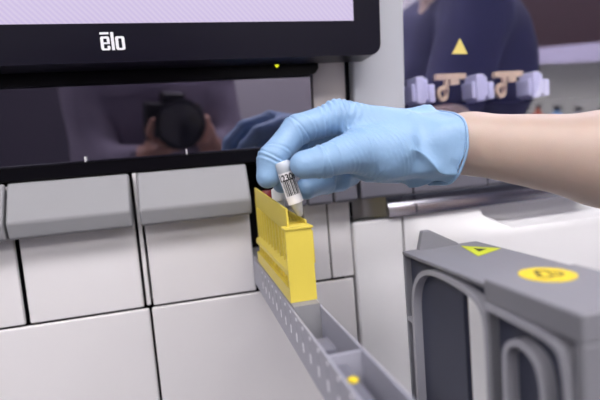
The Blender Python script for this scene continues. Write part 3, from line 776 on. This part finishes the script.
for s_ in (1, -1):
    hp = PEL + sd * .085 * s_ + (0, 0, -.05); kn = hp + fw * .03 + (0, 0, -.40); an = np.array([kn[0] + .02, kn[1], RZ0 + .09])
    F = Field(an - .24, an + .24, .006); F.cone(an + (0, 0, -.02), an + (0, 0, -.04), .052, .052, .02); F.cone(an + (0, 0, -.042), an + fw * .15 + (0, 0, -.048), .050, .042, .02); F.cut((0, 0, RZ0 + .002), (0, 0, -1)); F.cut((0, 0, RZ0 + .10), (0, 0, 1))
    Vc, Qc = F.mesh(); soft_obj('shoe', Vc, Qc, 'shoe', WK)
def hair(HD, fw, sd, parent, m):
    F = Field(HD - .17, HD + .19, .005)
    F.cone(HD + (0, 0, .045) - fw * .025, HD + (0, 0, .045) + fw * .012, .091, .084, .02); F.cone(HD - fw * .05 + (0, 0, .01), HD - fw * .06 + (0, 0, -.06), .075, .05, .03)
    F.cone(HD + fw * .125 + (0, 0, .0), HD + fw * .13 + (0, 0, -.06), .075, .09, 0, sub=True)
    F.cone(HD - fw * .12 + (0, 0, .05), HD - fw * .13 + (0, 0, .05), .035, .033, .015)
    Vh, Qh = F.mesh(); Vh = Vh + normals(Vh, Qh) * (.0025 * wob(Vh, 120, 6, 61))[:, None]; soft_obj('hair', Vh, Qh, m, parent)
    for s_ in (1, -1):
        c = HD + fw * .088 + sd * .032 * s_ + (0, 0, .018); e = obj('eye', MB().ball(c, .0115, 10), 'eye', parent, smooth=180)
        obj('iris', MB().ball(c + fw * .0078, .0055, 8), 'iris', e, smooth=180)
    obj('lips', MB().ball(HD + fw * .098 + (0, 0, -.046), .021, 10, (.35 if abs(fw[0]) > .7 else 1, 1 if abs(fw[0]) > .7 else .35, .34)), 'lip', parent, smooth=180)
hair(HD, fw, sd, WK, 'hair')

# ================================================================== the photographer, seen only as a reflection in the glass
cf = np.array([_x[2], _y[2], _z[2]]); cr = np.array([_x[0], _y[0], _z[0]]); cu = -np.array([_x[1], _y[1], _z[1]])
CM = thing('camera', 'black photo camera with round lens held up by photographer', 'camera', tuple(-cf * .10))
obj('lens_barrel', MB().lathe(-cf * .012, -cf, [(0, .0600), (.001, .0612), (.034, .050), (.036, .040), (.070, .040)], 40), 'cam', CM, smooth=40)
obj('front_element', MB().lathe(-cf * .0112, -cf, [(0, .010), (.0004, .052)], 32), 'lens', CM, smooth=40)
def obox(c, hr, hf, hu):
    P = [np.array(c) + cr * a * hr + cf * b_ * hf + cu * d * hu for a in (-1, 1) for b_ in (-1, 1) for d in (-1, 1)]
    return MB().add(P, [(0, 1, 3, 2), (4, 6, 7, 5), (0, 4, 5, 1), (2, 3, 7, 6), (0, 2, 6, 4), (1, 5, 7, 3)])
obj('camera_body', obox(-cf * .102 - cu * .006, .070, .020, .046), 'cam', CM, bevel=.006, segs=3)
obj('viewfinder', obox(-cf * .104 + cu * .052, .028, .024, .0135), 'cam', CM, bevel=.006, segs=3)
obj('hand_grip', obox(-cf * .074 + cr * .058 - cu * .006, .013, .010, .040), 'cam', CM, bevel=.006, segs=3)
PH = thing('person', 'photographer standing in grey coat with camera, mirrored in the dark glass', 'person', (-.16, -.45, RZ0))
pf = np.array([.22, .975, 0.]); ps = np.array([-pf[1], pf[0], 0])       # facing, towards own left
hd = -cf * .27 + np.array([0, 0, .37]); nk = hd - pf * .05 + (0, 0, -.14); ch = nk - pf * .05 + (0, 0, -.20); pl = ch + pf * .02 + (0, 0, -.33)
F = Field((-.72, -.80, RZ0), (.46, .10, .58), .0068)
def ptorso(F, o=0.):
    F.cone(pl + ps * .08, pl - ps * .08, .12 + o, .12 + o, .05); F.cone(pl, ch, .125 + o, .13 + o, .06); F.cone(ch + ps * .09, ch - ps * .09, .115 + o, .115 + o, .05)
    F.cone(ch + ps * .16 + (0, 0, .125), ch - ps * .16 + (0, 0, .125), .062 + o, .062 + o, .06)
shl, shr = ch + ps * .185 + (0, 0, .12), ch - ps * .185 + (0, 0, .12)
hl = -cf * .062 - cr * .030 - cu * .058; hr_ = -cf * .100 + cr * .082 - cu * .030
wl = hl - cf * .055 - cr * .030 - cu * .045; wr = hr_ - cf * .045 + cr * .035 - cu * .055
ell = (shl + wl) / 2 + ps * .05 + np.array([0, .02, -.15]); elr = (shr + wr) / 2 - ps * .05 + np.array([0, .02, -.15])
def parms(F, o=0., cuff=1.):
    for s0, e0, w0 in ((shl, ell, wl), (shr, elr, wr)):
        F.cone(s0, e0, .055 + o, .043 + o, .03); F.cone(e0, e0 + (w0 - e0) * cuff, .042 + o, .030 + o, .03)
knl, knr = pl + pf * .03 + ps * .10 + (0, 0, -.42), pl + pf * .03 - ps * .10 + (0, 0, -.42)
def plegs(F, o=0., lo=True):
    for kn, s_ in ((knl, 1), (knr, -1)):
        an = np.array([kn[0], kn[1], RZ0 + .09]) + pf * -.02
        F.cone(pl + ps * .085 * s_ + (0, 0, -.03), kn, .09 + o, .062 + o, .04); F.cone(kn, an, .058 + o, (.042 if lo else .06) + o, .03)
        if lo: F.cone(an + (0, 0, -.048), an + pf * .13 + (0, 0, -.055), .038 + o, .03 + o, .03)
ptorso(F); parms(F); plegs(F)
F.cone(ch + (0, 0, .12), nk + (0, 0, .05), .062, .052, .04); F.cone(nk, hd, .052, .06, .03)
F.cone(hd + (0, 0, .03) - pf * .02, hd + (0, 0, .03) + pf * .02, .083, .080, .02); F.cone(hd + pf * .045 + (0, 0, -.045), hd + pf * .065 + (0, 0, -.068), .045, .030, .04)
F.cone(hd + pf * .094 + (0, 0, .012), hd + pf * .102 + (0, 0, -.018), .009, .012, .012)
for s_ in (1, -1): F.cone(hd + ps * .082 * s_ + (0, 0, .012), hd + ps * .084 * s_ + (0, 0, -.018), .016, .010, .006)
# left hand under the lens, right hand round the grip
F.cone(wl, hl - cf * .03 - cu * .012, .028, .030, .02)
for j in range(4):
    q = hl - cf * (.046 - .019 * j) - cu * .004
    limb(F, [q - cr * .02 - cu * .005, q + cr * .030 - cu * .002, q + cr * .068 + cu * .012, q + cr * .085 + cu * .030], [.011, .0105, .0095, .0085], .004)
limb(F, [hl - cf * .04 - cr * .025, hl - cf * .02 - cr * .030 + cu * .03, hl - cf * .005 - cr * .024 + cu * .06], [.013, .0115, .0095], .006)
F.cone(wr, hr_ - cf * .005, .028, .030, .02)
for j in range(4):
    q = hr_ + cu * (.036 - .019 * j) + cf * .01
    limb(F, [q, q + cf * .030 - cr * .004, q + cf * .042 - cr * .020, q + cf * .036 - cr * .036], [.011, .0105, .0095, .0085], .004)
limb(F, [hr_ - cf * .015, hr_ - cf * .032 - cr * .02 + cu * .02, hr_ - cf * .034 - cr * .045 + cu * .026], [.013, .0115, .0095], .006)
Vb, Qb = F.mesh(); Vb = relax(Vb, Qb, 3, .4); soft_obj('body', Vb, Qb, 'skin2', PH)
F = Field((-.74, -.82, -.66), (.48, .05, .40), .0078)
ptorso(F, .014); parms(F, .013, .78); F.cone(pl + ps * .07, pl + ps * .09 + (0, 0, -.30), .138, .150, .06); F.cone(pl - ps * .07, pl - ps * .09 + (0, 0, -.30), .138, .150, .06); F.cut((0, 0, -.60), (0, 0, -1))
F.cone(nk + pf * .03 + (0, 0, .03), nk + pf * .06 + (0, 0, .05), .066, .07, 0, sub=True)
Vc, Qc = F.mesh(); Vc = relax(Vc, Qc, 2, .4); Nc = normals(Vc, Qc); Vc = Vc + Nc * (.004 * wob(Vc, 26, 6, 71) + .002 * wob(Vc, 60, 6, 72))[:, None]
soft_obj('coat', Vc, Qc, 'coat', PH, label='grey laboratory coat')
F = Field((-.62, -.80, RZ0), (.42, .12, -.15), .009)
plegs(F, .012, False); F.cut((0, 0, RZ0 + .07), (0, 0, -1)); Vc, Qc = F.mesh(); soft_obj('trousers', relax(Vc, Qc, 2, .4), Qc, 'darkcloth', PH, label='charcoal trousers')
for kn in (knl, knr):
    an = np.array([kn[0], kn[1], RZ0 + .09]) + pf * -.02
    F = Field(an - .24, an + .24, .007); F.cone(an + (0, 0, -.02), an + (0, 0, -.045), .052, .052, .02); F.cone(an + (0, 0, -.045), an + pf * .14 + (0, 0, -.05), .050, .042, .02); F.cut((0, 0, RZ0 + .002), (0, 0, -1)); F.cut((0, 0, RZ0 + .10), (0, 0, 1))
    Vc, Qc = F.mesh(); soft_obj('shoe', Vc, Qc, 'shoe', PH)
hair(hd, pf, ps, PH, 'hair')
DC = thing('darkening_cabinet', 'tall grey cabinet added at the rear wall to darken the left glass', 'cabinet', (-1.4, -2.3, RZ0))  # added behind the lens so the left glass reflects something darker
obj('carcass', MB().box(-2.1, -.70, -2.595, -2.05, RZ0, .22), 'cabgrey', DC, bevel=.005)
for x in (-2.09, -1.395):
    d = obj('door', MB().box(x, x + .685, -2.049, -2.03, RZ0 + .06, .21), 'cabgrey', DC, bevel=.003)
    obj('handle', MB().box(x + (.63 if x < -2 else .04), x + (.645 if x < -2 else .055), -2.03, -2.0, -.5, -.3), 'steel', d, bevel=.002)

# ================================================================== the room behind, seen in the right glass
WC = thing('wall_cabinet', 'dark red wall cabinet with lilac underside trim on the green wall', 'cabinet', (2.8, -1.35, .12))
obj('carcass', MB().box(2.62, 2.998, -2.5, -.1, .235, 1.25), 'redcab', WC, bevel=.004)
obj('trim', MB().box(2.60, 2.998, -2.5, -.1, .12, .234), 'lilac', WC, bevel=.004)
BN = thing('lab_bench', 'pale laboratory bench along the grey-green wall', 'bench', (2.7, -1.3, RZ0))
obj('worktop', MB().box(2.40, 2.998, -2.55, .10, -.43, -.40), 'bench', BN, bevel=.004)
obj('cupboard', MB().box(2.45, 2.998, -2.5, .05, RZ0, -.431), 'lilac', BN)
for i, (y, m, w, lbl) in enumerate(((-1.42, 'clearbottle', .045, 'white bottle with cap on the pale bench'), (-1.60, 'bluebottle', .055, 'blue bottle with cap on the pale bench'), (-1.78, 'orange', .035, 'orange bottle with cap on the pale bench'), (-1.25, 'clearbottle', .03, 'slim white bottle with cap on the pale bench'))):
    b_ = thing('bottle', lbl, 'bottle', (2.58, y, -.40), 'bottles on the bench')
    obj('body', MB().lathe((2.58, y, -.40), (0, 0, 1), [(0, w), (.15, w), (.18, w * .4), (.20, w * .4)], 24), m, b_, smooth=40)
    obj('cap', MB().lathe((2.58, y, -.20), (0, 0, 1), [(0, w * .5), (.03, w * .5)], 20), 'black', b_, smooth=40)

# ================================================================== camera, light level
cam = bpy.data.cameras.new('photo_camera'); co = bpy.data.objects.new('photo_camera', cam); COL.objects.link(co)
cam.sensor_fit = 'HORIZONTAL'; cam.sensor_width = 36; cam.lens = FPX / 600 * 36
R3 = Matrix(((cr[0], cu[0], -cf[0]), (cr[1], cu[1], -cf[1]), (cr[2], cu[2], -cf[2])))
co.matrix_world = Matrix.Translation((0, 0, H)) @ R3.to_4x4()
cam.clip_start = .01
cam.dof.use_dof = True; cam.dof.focus_distance = .418; cam.dof.aperture_fstop = 3.8
sc = bpy.context.scene; sc.camera = co
w = bpy.data.worlds.new('dim_world'); sc.world = w; w.use_nodes = True
w.node_tree.nodes['Background'].inputs['Color'].default_value = (.9, .92, 1, 1); w.node_tree.nodes['Background'].inputs['Strength'].default_value = .05
sc.view_settings.view_transform = 'Standard'; sc.view_settings.look = 'None'; sc.view_settings.gamma = 1; sc.view_settings.use_curve_mapping = False
sc.view_settings.exposure = -0.06
sc.cycles.use_denoising = True
